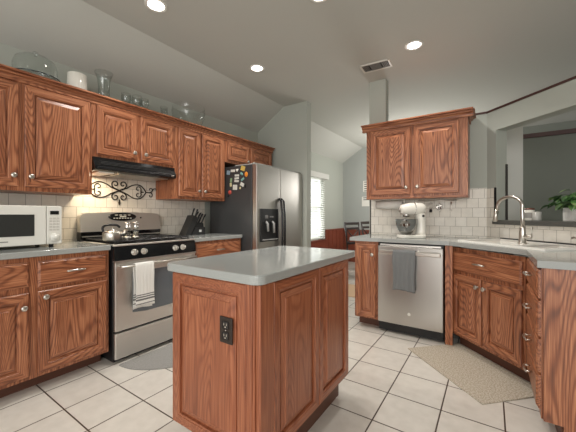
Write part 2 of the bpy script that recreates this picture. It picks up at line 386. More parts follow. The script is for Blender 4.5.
# ------------------------------------------------------------------ island
t = thing('kitchen_island', 'free-standing oak kitchen island with raised panels and thick grey quartz top', 'kitchen island', (-1.0, 1.35, 0))
ix0, ix1, iy0, iy1 = -1.266 + 1.0, -.745 + 1.0, .900 - 1.35, 1.79 - 1.35
bm = B(); box(bm, ix0, ix1, iy0, iy1, .15, .876, 0, .003, 1); obj('body', bm, VENEER, t)
obj('toe_kick', box(B(), ix0 + .05, ix1 - .055, iy0 + .06, iy1 - .03, 0, .151), TOE, t)
bm = raised(ix0 + .004, ix1 - .047, .162, .872, iy0, .02, .052); obj('end_panel', bm, VENEER, t)
bm = B(); box(bm, ix1 - .046, ix1 - .004, iy0 - .020, iy0, .152, .874, 0, .004); box(bm, ix1 - .004, ix1 + .020, iy0 - .012, iy0 + .075, .152, .874, 0, .004)
box(bm, ix1 - .022, ix1 - .012, iy0 - .024, iy0 - .01, .155, .874, 0, .003); obj('corner_post', bm, VENEER, t)
for y0, y1 in ((.975, 1.362), (1.366, 1.735)):
    bm = raised(y0, y1, .165, .872, 0, .02, .05)
    bmesh.ops.rotate(bm, verts=bm.verts, cent=(0, 0, 0), matrix=Matrix.Rotation(PI / 2, 3, 'Z'))
    bmesh.ops.translate(bm, verts=bm.verts, vec=(ix1, -1.35, 0))
    obj('side_panel', bm, VENEER, t)
def rrect(x0, x1, y0, y1, r, n=8):
    P = []
    for cx, cy, a0 in ((x1 - r, y1 - r, 0), (x0 + r, y1 - r, 90), (x0 + r, y0 + r, 180), (x1 - r, y0 + r, 270)):
        for i in range(n + 1):
            a = math.radians(a0 + 90 * i / n); P.append((cx + r * math.cos(a), cy + r * math.sin(a)))
    return P
bm = B(); prism(bm, rrect(-1.304 + 1, -.712 + 1, .862 - 1.35, 1.85 - 1.35, .045), .876, .914, bev=.006); obj('countertop', bm, QUARTZ, t)
# outlet on its end
t = thing('wall_outlet', 'dark bronze double power outlet on the front end of the island', 'outlet', (-.896, .8795, .618))
BRONZE = mat('bronze_plate', lin(58, 48, 42), .35, .4)
obj('cover_plate', box(B(), -.036, .036, -.006, 0, 0, .108, 0, .003), BRONZE, t)
for z in (.032, .076):
    bm = B(); box(bm, -.017, .017, -.009, -.005, z - .015, z + .015, 0, .004)
    so = obj('socket', bm, mat('brown_socket', lin(40, 34, 32), .3), t)
    bm = B()
    for x in (-.007, .007): box(bm, x - .0012, x + .0012, -.0096, -.008, z - .002, z + .008)
    lathe(bm, [(.003, 0), (.003, .001)], 10, 0, (0, -.0086, z - .008), '-y')
    obj('slots', bm, mat('socket_slots', lin(190, 180, 165), .4), so)
obj('screw', lathe(B(), [(.003, 0), (.003, .0015), (0, .002)], 10, 0, (0, -.006, .054), '-y'), NICKEL, t)

# ------------------------------------------------------------------ right run
YB = 2.97
cabinet('base_cabinet', 'narrow oak base cabinet with one door left of the dishwasher', (-1.165, YB, 0), 0, .238, .585, .10, .876, [(.022, .222, .115, .848, (.19, .748))])
t = obj('filler_panel', box(B(), 0, .058, 0, .03, 0.0, .876, 0, .002), WOOD, None, (-.331, YB - .012, 0)); tag(t, 'slim oak filler panel between the dishwasher and the corner sink cabinet', 'panel')
SV = 2.74 / 2 ** .5
def diag(u, v): return ((u + v) / 2 ** .5, (v - u) / 2 ** .5)
x, y = diag(-2.335, SV)
cabinet('sink_cabinet', 'oak corner sink base cabinet set diagonally with false drawer above two doors', (x, y, 0), DIAG, .672, .46, .10, .862,
        [(.022, .325, .122, .635, (.298, .572)), (.340, .655, .122, .635, (.368, .572))], [(.016, .658, .665, .828, (.325, .752))], open_top=True, toe_in=.075)
t = cabinet('drawer_cabinet', 'oak four-drawer base cabinet with wide end panel at the right edge', (.215, 2.535, 0), RIGHTF, .532, .62, .10, .874, (),
        [(.012, .535, .715, .862, (.30, .80)), (.012, .535, .52, .70, (.30, .612)), (.012, .535, .335, .505, (.30, .43)), (.012, .535, .15, .32, (.30, .25))], toe=False)
obj('toe_kick', box(B(), .0, .53, .075, .62, 0, .101), TOE, t)
bm = B(); P = [(.008, .10), (.008, .874), (.64, .874), (.64, 0), (.085, 0), (.085, .10)]
a = [bm.verts.new((.533, y, z)) for y, z in P]; b = [bm.verts.new((.553, y, z)) for y, z in P]
for i in range(6): bm.faces.new((a[i], a[(i + 1) % 6], b[(i + 1) % 6], b[i]))
bm.faces.new(a[::-1]); bm.faces.new(b); obj('end_panel', bm, WOOD, t)
# continuous counter with the sink cut-out
sx, sy = diag(-1.955, 2.205)
def dl(x, y): c = 2 ** -.5; return (sx + c * (x + y), sy + c * (y - x))
bm = B(); prism(bm, [(-1.215, 2.95), (-.30, 2.95), (.196, 2.512), (.196, 1.962), (.868, 1.962), (.868, 2.655), (-.035, 3.552), (-1.19, 3.552), (-1.215, 3.552)], 0, .036,
                holes=[[dl(-.36, -.215), dl(.36, -.215), dl(.36, .215), dl(-.36, .215)]]); recenter(bm, (-.3, 3.0, 0))
tag(obj('countertop', bm, QUARTZ, None, (-.3, 3.0, .877)), 'long grey quartz countertop turning the corner around the sink and over the dishwasher', 'countertop')
# sink
t = thing('kitchen_sink', 'white double-bowl drop-in sink set diagonally in the corner countertop', 'sink', (sx, sy, .913), DIAG)
bm = B(); holes = [[(-.345, -.195), (-.02, -.195), (-.02, .195), (-.345, .195)], [(.15, -.195), (.345, -.195), (.345, .195), (.15, .195)]]
prism(bm, rrect(-.378, .378, -.232, .232, .03, 4), 0, .012, holes=holes); obj('rim', bm, SINKW, t)
obj('rear_strip', box(B(), -.378, .378, .232, .246, -.0, .021), mat('dark_strip', lin(40, 40, 40), .5), t)  # thin dark strip along the rear edge of the rim
for i, h in enumerate(holes):
    x0, x1, y0, y1 = h[0][0], h[1][0], h[0][1], h[2][1]
    bm = B(); g = .006
    box(bm, x0 - g, x0, y0 - g, y1 + g, -.17, .008); box(bm, x1, x1 + g, y0 - g, y1 + g, -.17, .008)
    box(bm, x0, x1, y0 - g, y0, -.17, .008); box(bm, x0, x1, y1, y1 + g, -.17, .008); box(bm, x0 - g, x1 + g, y0 - g, y1 + g, -.178, -.17)
    bo = obj('bowl', bm, SINKW, t)
    obj('drain', lathe(B(), [(.04, 0), (.04, .003), (.03, .004), (.028, .001), (0, .001)], 20, 0, ((x0 + x1) / 2, 0, -.17)), CHROME, bo)

# ------------------------------------------------------------------ right wall cabinet
YUR = 3.25
t = cabinet('wall_cabinet', 'two-door oak wall cabinet hanging alone above the stand mixer', (-1.14, YUR, 0), 0, .966, .298, 1.315, 2.075,
        [(.048, .462, 1.355, 2.05, (.425, 1.425)), (.495, .895, 1.355, 2.05, (.53, 1.425))], (), toe=False)
obj('light_rail', box(B(), .0, .966, -.008, .012, 1.312, 1.332, 1, .003), WOOD, t)
bm = extr(B(), CROWN, -.045, 1.01, 1)
for s, x0 in ((-1, 0.0), (1, .966)):
    a = [bm.verts.new((x0 + s * (-yy), 0.0, z)) for yy, z in CROWN]; b = [bm.verts.new((x0 + s * (-yy), .30, z)) for yy, z in CROWN]
    for i in range(len(a)): bm.faces.new((a[i], a[(i + 1) % len(a)], b[(i + 1) % len(a)], b[i]))
    bm.faces.new(a[::-1]); bm.faces.new(b)
obj('crown', bm, WOOD, t, (0, 0, 2.06))

# ------------------------------------------------------------------ dishwasher
t = thing('dishwasher', 'stainless steel dishwasher built in beneath the counter on the right', 'dishwasher', (-.922, 2.96, 0))
W = .580
obj('tub', box(B(), .004, W - .004, .02, .57, .02, .868), BLACKGAP, t)
bm = B(); box(bm, .002, W - .002, -.012, .02, .102, .842, 0, .006); obj('door', bm, STEELD, t)
bm = B(); box(bm, .02, W - .02, .0, .02, .845, .862, 0, .002); obj('control_strip', bm, STEEL, t)
bm = B(); box(bm, .02, W - .02, -.050, -.034, .768, .806, 0, .006)
for x in (.02, W - .045): box(bm, x, x + .025, -.036, -.01, .772, .802, 0, .003)
obj('handle', bm, NICKEL, t)
obj('toe_panel', box(B(), .0, W, .085, .105, .0, .098), BLACKGAP, t)
bm = B(); lathe(bm, [(.014, 0), (.014, .002), (.011, .003), (0, .003)], 20, 0, (.293, -.012, .215), '-y'); obj('badge', bm, WHITEPL, t)

# ------------------------------------------------------------------ gas range
t = thing('gas_range', 'stainless steel gas range with black control panel and five-burner cooktop', 'range', (-2.36, 1.149, 0), LEFT)
W = .757
bm = B(); box(bm, 0, W, .03, .655, .03, .905); obj('body', bm, BLACKGAP, t)
obj('base', box(B(), .02, W - .02, .06, .6, 0, .031), BLACKGAP, t)
d = obj('drawer', box(B(), .006, W - .006, 0, .03, .035, .236, 0, .008), STEEL, t)
obj('drawer_lip', box(B(), .02, W - .02, -.010, .004, .212, .236, 0, .004), STEEL, d)
d = obj('oven_door', box(B(), .006, W - .006, 0, .03, .248, .780, 0, .006), STEEL, t)
bm = B(); P = [(.14, .37), (.25, .355), (.5, .355), (.617, .37), (.617, .69), (.14, .69)]
a = [bm.verts.new((x, -.004, z)) for x, z in P]; b = [bm.verts.new((x, .002, z)) for x, z in P]
for i in range(6): bm.faces.new((a[i], a[(i + 1) % 6], b[(i + 1) % 6], b[i]))
bm.faces.new(a); bm.faces.new(b[::-1]); obj('window', bm, OVENGLASS, d)
bm = B(); tube(bm, [(.03, -.045, .748), (.25, -.052, .748), (W / 2, -.054, .748), (.51, -.052, .748), (W - .03, -.045, .748)], .011, 10)
for x in (.045, W - .045): tube(bm, [(x, 0, .748), (x, -.047, .748)], .009, 8)
obj('handle', bm, NICKEL, d)
# slanted control panel
bm = extr(B(), [(.03, .788), (-.004, .793), (.012, .892), (.045, .905), (.045, .788)], 0.002, W - .002); cp = obj('control_panel', bm, BLACKGLOSS, t)
bm = extr(B(), [(.03, .78), (-.008, .782), (-.008, .790), (.03, .792)], 0.002, W - .002); obj('trim_strip', bm, STEEL, cp)
for x in (.155, .235, .53, .61):
    bm = lathe(B(), [(.026, 0), (.026, .004), (.022, .006), (.020, .024), (.017, .027), (0, .028)], 20, 0, (0, 0, 0), '-y')
    box(bm, -.004, .004, -.036, -.026, -.017, .017, 1, .002)
    k_ = obj('knob', bm, [NICKEL, CHROME], cp, (x, .004, .845)); k_.rotation_euler = (math.radians(-9), 0, 0)
# cooktop, burners, grates
bm = B(); box(bm, 0, W, .012, .60, .900, .914, 0, .004); obj('cooktop', bm, STEEL, t)
bm = B(); box(bm, .03, W - .03, .05, .57, .912, .917, 0, .002); obj('burner_tray', bm, BLACKGLOSS, t)
for x, y, r in ((.17, .17, .045), (.17, .44, .038), (.59, .17, .05), (.59, .44, .04), (.38, .31, .045)):
    obj('burner', lathe(B(), [(r, 0), (r, .008), (r * .75, .010), (r * .75, .016), (0, .018)], 20, 0, (x, y, .917)), IRON, t)
for x0, x1 in ((.035, .262), (.268, .492), (.498, .722)):
    bm = B(); z = .940; ym, xm = .31, (x0 + x1) / 2
    for yy in (.055, .31, .565): box(bm, x0, x1, yy - .005, yy + .005, z - .012, z, 0, .002, 1)
    for xx in (x0 + .005, xm, x1 - .005): box(bm, xx - .005, xx + .005, .055, .565, z - .012, z, 0, .002, 1)
    for yy in (.17, .44): box(bm, x0, x1, yy - .004, yy + .004, z - .012, z, 0, .002, 1)
    for xx in (x0 + .006, x1 - .006):
        for yy in (.06, .56): box(bm, xx - .006, xx + .006, yy - .006, yy + .006, .917, z - .006)
    obj('grate', bm, BLACKGAP, t)
# backguard
bm = extr(B(), [(.585, .908), (.575, .992), (.655, .992), (.655, .908)], .002, W - .002); obj('vent_band', bm, BLACKGLOSS, t)
bm = extr(B(), [(.583, .948), (.565, .948), (.565, .956), (.655, .956), (.655, .948)], .01, W - .01); obj('vent_strip', bm, STEEL, t)
bm = B(); P = [(0, .992), (W, .992), (W, 1.05)]
for i in range(7): a_ = math.radians(90 * i / 6); P.append((W - .05 + .05 * math.cos(a_), 1.108 + .05 * math.sin(a_)))
P += [(W / 2 + .12, 1.168), (W / 2 - .12, 1.168)]
for i in range(7): a_ = math.radians(90 + 90 * i / 6); P.append((.05 + .05 * math.cos(a_), 1.108 + .05 * math.sin(a_)))
a = [bm.verts.new((x, .578 + (z - .992) * .12, z)) for x, z in P]; b = [bm.verts.new((x, .655, z)) for x, z in P]; k = len(P)
for i in range(k): bm.faces.new((a[i], a[(i + 1) % k], b[(i + 1) % k], b[i]))
bm.faces.new(a); bm.faces.new(b[::-1])
# widen the dark band opening below the steel
bg_ = obj('backguard', bm, STEEL, t)
bm = lathe(B(), [(.040, 0), (.040, .005), (.036, .007), (0, .008)], 40, 0, (0, 0, 0), '-y'); bmesh.ops.scale(bm, verts=bm.verts, vec=(3.3, 1, 1))
cl = obj('control_display', bm, BLACKGLOSS, bg_, (.365, .592, 1.125)); cl.rotation_euler = (math.radians(-6.8), 0, 0)
bm = B()
for i in range(7): box(bm, -.09 + i * .026, -.074 + i * .026, -.0095, -.007, -.019, -.010)
for i in range(4): box(bm, -.075 + i * .041, -.05 + i * .041, -.0095, -.007, .012, .020)
box(bm, -.03, .03, -.0095, -.007, -.004, .006)
obj('buttons', bm, mat('pale_buttons', lin(190, 190, 180), .5), cl)
obj('badge', lathe(B(), [(.008, 0), (.008, .002), (0, .003)], 14, 0, (.545, .590, 1.115), '-y'), BLACKGLOSS, bg_)

# ------------------------------------------------------------------ range hood
t = thing('range_hood', 'black under-cabinet range hood above the gas range', 'range hood', (-2.655, 1.14, 1.495), LEFT)
W = .758
bm = extr(B(), [(.365, .126), (.03, .126), (.025, .095), (.0, .055), (.0, .022), (.03, .012), (.365, .012)], 0, W); obj('shell', bm, BLACKGLOSS, t)
bm = B(); box(bm, .02, W - .02, -.004, .006, .026, .048, 0, .003); obj('front_lip', bm, BLACKGAP, t)
bm = B()
for i in range(3): box(bm, .05, W - .05, .018 - i * .008, .030 - i * .008, .092 - i * .012, .096 - i * .012)
obj('vent_louvers', bm, mat('hood_grey', lin(96, 96, 96), .25, .5), t)
obj('filter', box(B(), .22, W - .06, .05, .33, .004, .014, 0, .002), NICKEL, t)
obj('light_lens', box(B(), .05, .17, .04, .32, .002, .014, 0, .003), WHITEPL, t)
l = bpy.data.lights.new('hood_lamp', 'AREA'); l.shape = 'RECTANGLE'; l.size = .10; l.size_y = .25; l.energy = 1.7; l.color = (1, .82, .58)
lo = bpy.data.objects.new('hood_lamp', l); C.objects.link(lo); lo.parent = t; lo.location = (.11, .16, -.004)
obj('switch', box(B(), .70, .73, -.006, .004, .03, .045, 0, .002), NICKEL, t)

# ------------------------------------------------------------------ refrigerator
t = thing('refrigerator', 'stainless side-by-side refrigerator with black side and ice dispenser', 'refrigerator', (-2.19, 2.618, 0), LEFT)
W = .985
obj('cabinet_body', box(B(), .003, W - .003, .075, .78, .03, 1.725, 0, .006), FRIDGESIDE, t)
obj('base_grille', box(B(), .01, W - .01, .04, .2, .0, .05), BLACKGAP, t)
d1 = obj('freezer_door', box(B(), 0, .448, 0, .07, .055, 1.722, 0, .010, 3), STEELV, t)
d2 = obj('fresh_food_door', box(B(), .454, W, 0, .07, .055, 1.722, 0, .010, 3), STEELV, t)
obj('hinge_cover', box(B(), .01, W - .01, .02, .35, 1.722, 1.738, 0, .004), mat('hinge_grey', lin(150, 150, 146), .4), t)
for d_, x in ((d1, .425), (d2, .478)):
    bm = B(); tube(bm, [(x, 0, .56), (x, -.035, .585), (x, -.052, .75), (x, -.056, .95), (x, -.052, 1.16), (x, -.038, 1.31), (x, 0, 1.345)], [.012, .013, .014, .014, .014, .013, .012], 10)
    obj('handle', bm, mat('handle_dark', lin(44, 44, 46), .22, .6), d_)
bm = B(); box(bm, .055, .400, -.012, .012, .83, .845, 0, .003); box(bm, .055, .400, -.012, .012, 1.065, 1.215, 0, .003); box(bm, .055, .075, -.012, .012, .84, 1.07); box(bm, .38, .400, -.012, .012, .84, 1.07)
box(bm, .07, .39, -.001, .004, .84, 1.07)
dp = obj('dispenser', bm, BLACKGAP, d1)
bm = B(); box(bm, .13, .19, -.016, -.010, 1.10, 1.14, 0, .003); box(bm, .22, .30, -.016, -.010, 1.11, 1.13, 0, .003); obj('dispenser_buttons', bm, mat('button_grey', lin(110, 110, 110), .35), dp)
bm = B(); tube(bm, [(.16, -.004, 1.065), (.16, -.030, 1.04), (.17, -.03, .95)], .014, 8); tube(bm, [(.28, -.004, 1.065), (.28, -.030, 1.04), (.29, -.028, .93)], .014, 8); box(bm, .09, .37, -.03, 0, .845, .856, 0, .003)
obj('dispenser_lever', bm, mat('lever_grey', lin(150, 150, 148), .3), dp)
# magnets on the fridge side
cols = {'white': lin(214, 214, 206), 'blue': lin(132, 154, 168), 'yellow': lin(206, 178, 92), 'orange': lin(226, 140, 44), 'teal': lin(120, 168, 162), 'red': lin(186, 78, 66), 'cream': lin(214, 206, 160), 'black': lin(14, 14, 14), 'green': lin(140, 168, 130), 'pink': lin(206, 150, 140)}
MM = {k: mat('magnet_' + k, v, .5) for k, v in cols.items()}
mags = [(-2.640, 1.655, .055, .05, 'blue', 'blue square magnet, topmost left one on the refrigerator side', 10), (-2.565, 1.672, .07, .03, 'white', 'wide white magnet along the top of the refrigerator side', 4), (-2.497, 1.675, .04, .032, 'white', 'white heart magnet left of the yellow magnet on the refrigerator', 0),
        (-2.403, 1.688, .065, .055, 'yellow', 'yellow magnet near the top front edge of the refrigerator side', 20), (-2.352, 1.615, .05, .06, 'orange', 'orange fruit-shaped magnet lowest of the two warm coloured ones', 0), (-2.500, 1.612, .07, .024, 'white', 'white word strip magnet, uppermost of three stacked strips', 2),
        (-2.503, 1.578, .07, .024, 'white', 'white word strip magnet, middle of three stacked strips', -3), (-2.505, 1.545, .07, .024, 'white', 'white word strip magnet, lowest of three stacked strips', 4), (-2.425, 1.625, .05, .03, 'teal', 'teal magnet left of the orange fruit magnet', 35),
        (-2.408, 1.560, .05, .026, 'teal', 'tilted teal magnet right of the white word strips', -30), (-2.530, 1.472, .07, .06, 'white', 'large square white photo magnet low on the refrigerator side', 3), (-2.415, 1.500, .06, .04, 'white', 'white tilted magnet beside the square photo magnet', 28),
        (-2.595, 1.560, .03, .05, 'green', 'small green magnet left of the white word strips', 8), (-2.600, 1.508, .03, .045, 'cream', 'small cream magnet above the red magnet', -6), (-2.617, 1.415, .055, .05, 'red', 'red magnet, lowest on the refrigerator side', 0), (-2.640, 1.372, .025, .025, 'black', 'small black magnet below the red one', 0),
        (-2.365, 1.478, .022, .04, 'black', 'black magnet at the front edge below the orange one', 0), (-2.447, 1.46, .02, .025, 'cream', 'tiny cream magnet at the bottom of the group', 15)]
for x, z, a_, b_, c_, lab, rot in mags:
    bm = B(); 
    if 'heart' in lab or 'fruit' in lab or c_ == 'red':
        lathe(bm, [(a_ / 2, 0), (a_ / 2 * .95, .003), (a_ * .3, .005), (0, .006)], 14, 0, (0, 0, 0), '-y'); bmesh.ops.scale(bm, verts=bm.verts, vec=(1, 1, b_ / a_))
        if 'heart' in lab:
            for v in bm.verts: v.co.z += abs(v.co.x) * .8 - .008
    else: box(bm, -a_ / 2, a_ / 2, -.004, 0, -b_ / 2, b_ / 2, 0, .0015, 1)
    o = obj('fridge_magnet', bm, MM[c_], None, (x, 2.6205, z)); o.rotation_euler = (0, math.radians(rot), 0)
    tag(o, lab, 'magnet', 'magnets on the refrigerator side')

# ------------------------------------------------------------------ wrought iron scroll over the range
def spiral(c, r0, r1, a0, a1, n=16):
    return [(c[0] + (r0 + (r1 - r0) * i / n) * math.cos(math.radians(a0 + (a1 - a0) * i / n)), 0, c[1] + (r0 + (r1 - r0) * i / n) * math.sin(math.radians(a0 + (a1 - a0) * i / n))) for i in range(n + 1)]
def smooth(P, n=6):
    P = [Vector(p) for p in P]; out = []
    for i in range(len(P) - 1):
        p0, p1, p2, p3 = P[max(i - 1, 0)], P[i], P[i + 1], P[min(i + 2, len(P) - 1)]
        for k in range(n):
            t_ = k / n
            out.append(.5 * (2 * p1 + (p2 - p0) * t_ + (2 * p0 - 5 * p1 + 4 * p2 - p3) * t_ ** 2 + (3 * p1 - p0 - 3 * p2 + p3) * t_ ** 3))
    return out + [P[-1]]
t = thing('wall_scroll', 'black wrought-iron scroll ornament on the tile above the range', 'wall decor', (XW + .014, 1.514, 1.38), LEFT)
def sc_(name, P, r=.0055): obj(name, tube(B(), [(p[0], 0, p[2]) for p in P], r, 6), IRON, t)
for s in (-1, 1):
    # big heart-shaped leaf curve on each side
    sc_('side_scroll', smooth([(0, 0, .0), (s * .07, 0, .028), (s * .13, 0, .062), (s * .19, 0, .072), (s * .24, 0, .048), (s * .275, 0, .0)]))
    sc_('side_scroll', smooth([(0, 0, .0), (s * .07, 0, -.028), (s * .13, 0, -.062), (s * .19, 0, -.072), (s * .24, 0, -.048), (s * .275, 0, .0)]))
    for q in (-1, 1):
        P = [(s * .275, 0, 0)] + [(s * p[0], 0, q * p[2]) for p in spiral((.19, .028), .035, .008, -40, 300)]
        sc_('curl', smooth([(s * .25, 0, 0)] + P[1:], 2), .0045)
        sc_('end_curl', smooth([(s * .275, 0, 0)] + [(s * p[0], 0, q * p[2]) for p in spiral((.325, .030), .030, .008, -110, 200)], 2), .0045)
for q in (-1, 1):
    for s in (-1, 1):
        P = [(0, 0, q * .005), (s * .045, 0, q * .022)] + [(s * p[0], 0, q * p[2]) for p in spiral((.036, .062), .036, .009, -40, 330, 22)]
        sc_('center_scroll', smooth(P, 2))
sc_('end_hook', smooth([(.275, 0, 0), (.31, 0, .002), (.34, 0, .012), (.36, 0, .04), (.385, 0, .045), (.395, 0, .02)]), .0045)
sc_('drop_finial', [(0, 0, -.085), (0, 0, -.10), (0, 0, -.112), (0, 0, -.125), (0, 0, -.14)], .006)
bm = lathe(B(), [(0, -.14), (.009, -.125), (.011, -.115), (.006, -.104), (0, -.098)], 12); obj('finial_bead', bm, IRON, t)
bm = B()
for x in (-.2, .2): box(bm, x - .006, x + .006, -.002, .014, .064, .074)
obj('wall_clip', bm, IRON, t)

# ------------------------------------------------------------------ microwave
t = thing('microwave', 'white countertop microwave oven left of the range', 'microwave', (-2.60, .385, .914), LEFT)
W = .512
bm = B(); box(bm, 0, W, .018, .37, .02, .294, 0, .008); obj('body', bm, WHITEPL, t)
d = obj('door', box(B(), 0, .418, 0, .02, .022, .292, 0, .005), WHITEPL, t)
obj('window', box(B(), 0.05, .352, -.003, .004, .085, .232, 0, .003), DARKGLASS, d)
obj('badge', box(B(), .14, .215, -.0015, .002, .050, .056, 0), mat('grey_print', lin(130, 128, 124), .5), d)
p = obj('control_panel', box(B(), .421, W, 0, .02, .022, .292, 0, .005), WHITEPL, t)
obj('display', box(B(), .440, .492, -.003, .004, .232, .258, 0, .001), BLACKGLOSS, p)
bm = B()
for r in range(5):
    for c in range(3): box(bm, .437 + c * .021, .454 + c * .021, -.002, .004, .118 + r * .020, .131 + r * .020, 0, .001, 1)
obj('keypad', bm, mat('keypad_grey', lin(196, 192, 184), .5), p)
bm = lathe(B(), [(.030, 0), (.029, .010), (.024, .013), (.020, .013), (.018, .022), (0, .024)], 24, 0, (0, 0, 0), '-y'); obj('dial', bm, WHITEPL, p, (.467, 0, .068))
for x in (.05, W - .05):
    for y in (.05, .33): obj('foot', lathe(B(), [(.014, 0), (.014, .021)], 12, 0, (x, y, .0)), BLACKGAP, t)

# ------------------------------------------------------------------ knife block and knives
KB = mat('black_wood_block', lin(42, 42, 42), .45)
kx, ky = -2.84, 2.27
t = thing('knife_block', 'black slanted knife block full of knives on the counter beside the refrigerator', 'knife block', (kx, ky, .914), LEFT)
bm = B(); P = [(-.165, 0), (.10, 0), (.10, .105), (-.005, .225), (-.085, .180)]
a = [bm.verts.new((x, -.05, z)) for x, z in P]; b = [bm.verts.new((x, .06, z)) for x, z in P]
P = [(-.155, 0.0), (.11, 0.0), (.11, .105), (.03, .13), (-.035, .215), (-.085, .188)]
bm.clear(); bm = B()
Q1 = [(-.16, .0), (-.09, .0), (.02, .19), (-.045, .225)]
for Q, y0, y1 in ((Q1, -.055, .06), ([(-.075, 0), (.12, 0), (.12, .085), (-.025, .085)], -.05, .06), ([(-.02, .085), (.115, .085), (.105, .135), (.0, .15)], -.03, .06)):
    a = [bm.verts.new((x, y0, z)) for x, z in Q]; b = [bm.verts.new((x, y1, z)) for x, z in Q]
    for i in range(4): bm.faces.new((a[i], a[(i + 1) % 4], b[(i + 1) % 4], b[i]))
    bm.faces.new(a); bm.faces.new(b[::-1])
obj('block', bm, KB, t)
obj('emblem', box(B(), .03, .065, -.053, -.049, .03, .058, 0, .002), mat('pale_emblem', lin(196, 196, 192), .5), t)
KH = mat('knife_handle_black', lin(30, 30, 32), .3)
ks = [(-.02, .02, .205, 0, 'topmost knife standing in the left slot of the black block'), (-.005, -.02, .195, 0, 'knife in front of the topmost one in the black block'), (.022, .03, .165, 1, 'knife in the middle rear slot of the black block'), (.030, -.01, .155, 1, 'knife in the middle front slot of the black block'),
      (.055, .035, .148, 1, 'knife in the right rear slot of the black block'), (.062, .0, .142, 1, 'knife in the right centre slot of the black block'), (.085, .025, .138, 1, 'second to rightmost knife handle in the black block'), (.093, -.015, .135, 1, 'rightmost knife handle leaning out of the black block')]
for i, (x, y, z, s, lab) in enumerate(ks):
    kn = thing('kitchen_knife', lab, 'knife', (kx - y, ky + x, .914 + z), LEFT, 'knives in the black block')
    dx = .035 if s == 0 else .055
    bm = B(); tube(bm, [(-dx * .1, 0, -.01), (dx * .25, 0, .02), (dx * .7, 0, .065), (dx, 0, .092), (dx * 1.2, 0, .098)], [.008, .009, .0085, .010, .007], 8); obj('handle', bm, KH, kn)
    bm = B(); box(bm, -.004, .004, -.001, .001, -.07, -.005); obj('blade', bm, CHROME, kn)
    bm = B()
    for q in (.3, .62): lathe(bm, [(.003, 0), (.003, .0195)], 8, 0, (dx * q, .0098, .088 * q), '-y')
    obj('rivets', bm, CHROME, kn)

# ------------------------------------------------------------------ kettle and mills on the range
t = thing('tea_kettle', 'small stainless kettle with black handle on the range', 'kettle', (-2.52, 1.215, .940))
bm = lathe(B(), [(.066, 0), (.072, .006), (.072, .062), (.066, .070), (.045, .074), (.0, .075)], 28); obj('body', bm, NICKEL, t)
bm = lathe(B(), [(.042, .073), (.040, .079), (.012, .083), (.010, .090), (.013, .097), (0, .100)], 20); obj('lid', bm, NICKEL, t)
bm = B(); tube(bm, smooth([(-.02, -.060, .065), (-.025, -.066, .10), (-.02, -.035, .122), (-.005, .03, .120), (0, .055, .10)]), .009, 8); obj('handle', bm, BLACKGAP, t)
bm = B(); tube(bm, [(.055, .03, .045), (.085, .045, .06), (.105, .055, .082)], [.018, .013, .010], 10); obj('spout', bm, NICKEL, t)
for i, (y, lab) in enumerate(((1.322, 'clear and steel pepper mill next to the kettle'), (1.392, 'clear and steel salt mill on the range, farther from the kettle'))):
    t = thing('pepper_mill', lab, 'mill', (-2.50, y, .940), 0, 'mills on the range')
    obj('base', lathe(B(), [(.027, 0), (.027, .018), (.024, .024)], 20), NICKEL, t)
    obj('chamber', lathe(B(), [(.023, .024), (.022, .095), (.020, .095), (.021, .026)], 20, close=True), GLASS, t)
    obj('filling', lathe(B(), [(.019, .026), (.019, .06), (0, .062)], 16), mat('peppercorns', lin(150, 140, 124) if i else lin(84, 72, 60), .8), t)
    obj('top', lathe(B(), [(.023, .095), (.024, .102), (.020, .112), (.020, .126), (.026, .132), (.026, .140), (0, .143)], 20), CHROME, t)

# ------------------------------------------------------------------ towels
def towel(name, label, mtl, loc, rz, wd, profile, group=None, fold=.006, th=.004, waves=3.0):
    """profile: (y, z) path of the cloth from the front hem over the bar to the rear hem"""
    bm = B(); nx = 24; rows = []
    PP = smooth([(0, y, z) for y, z in profile], 8)
    zt = max(p[2] for p in PP)
    for p in PP:
        d = min(1, (zt - p[2]) / .12); row = []
        for i in range(nx + 1):
            u = i / nx; wv = fold * d * math.sin(u * waves * 2 * PI + 1.1) + fold * .5 * d * math.sin(u * 11 + p[2] * 9)
            row.append(bm.verts.new(((u - .5) * wd * (1 - .05 * d * math.sin(p[2] * 14)), p[1] - abs(wv) * (1 if p[1] < 0 else -1), p[2] + .006 * d * math.sin(u * 5))))
        rows.append(row)
    for a, b in zip(rows, rows[1:]):
        for i in range(nx): bm.faces.new((a[i], a[i + 1], b[i + 1], b[i])).smooth = True
    o = obj(name, bm, mtl, None, loc, rz); md = o.modifiers.new('thickness', 'SOLIDIFY'); md.thickness = th; md.offset = 0
    return tag(o, label, 'towel', group)
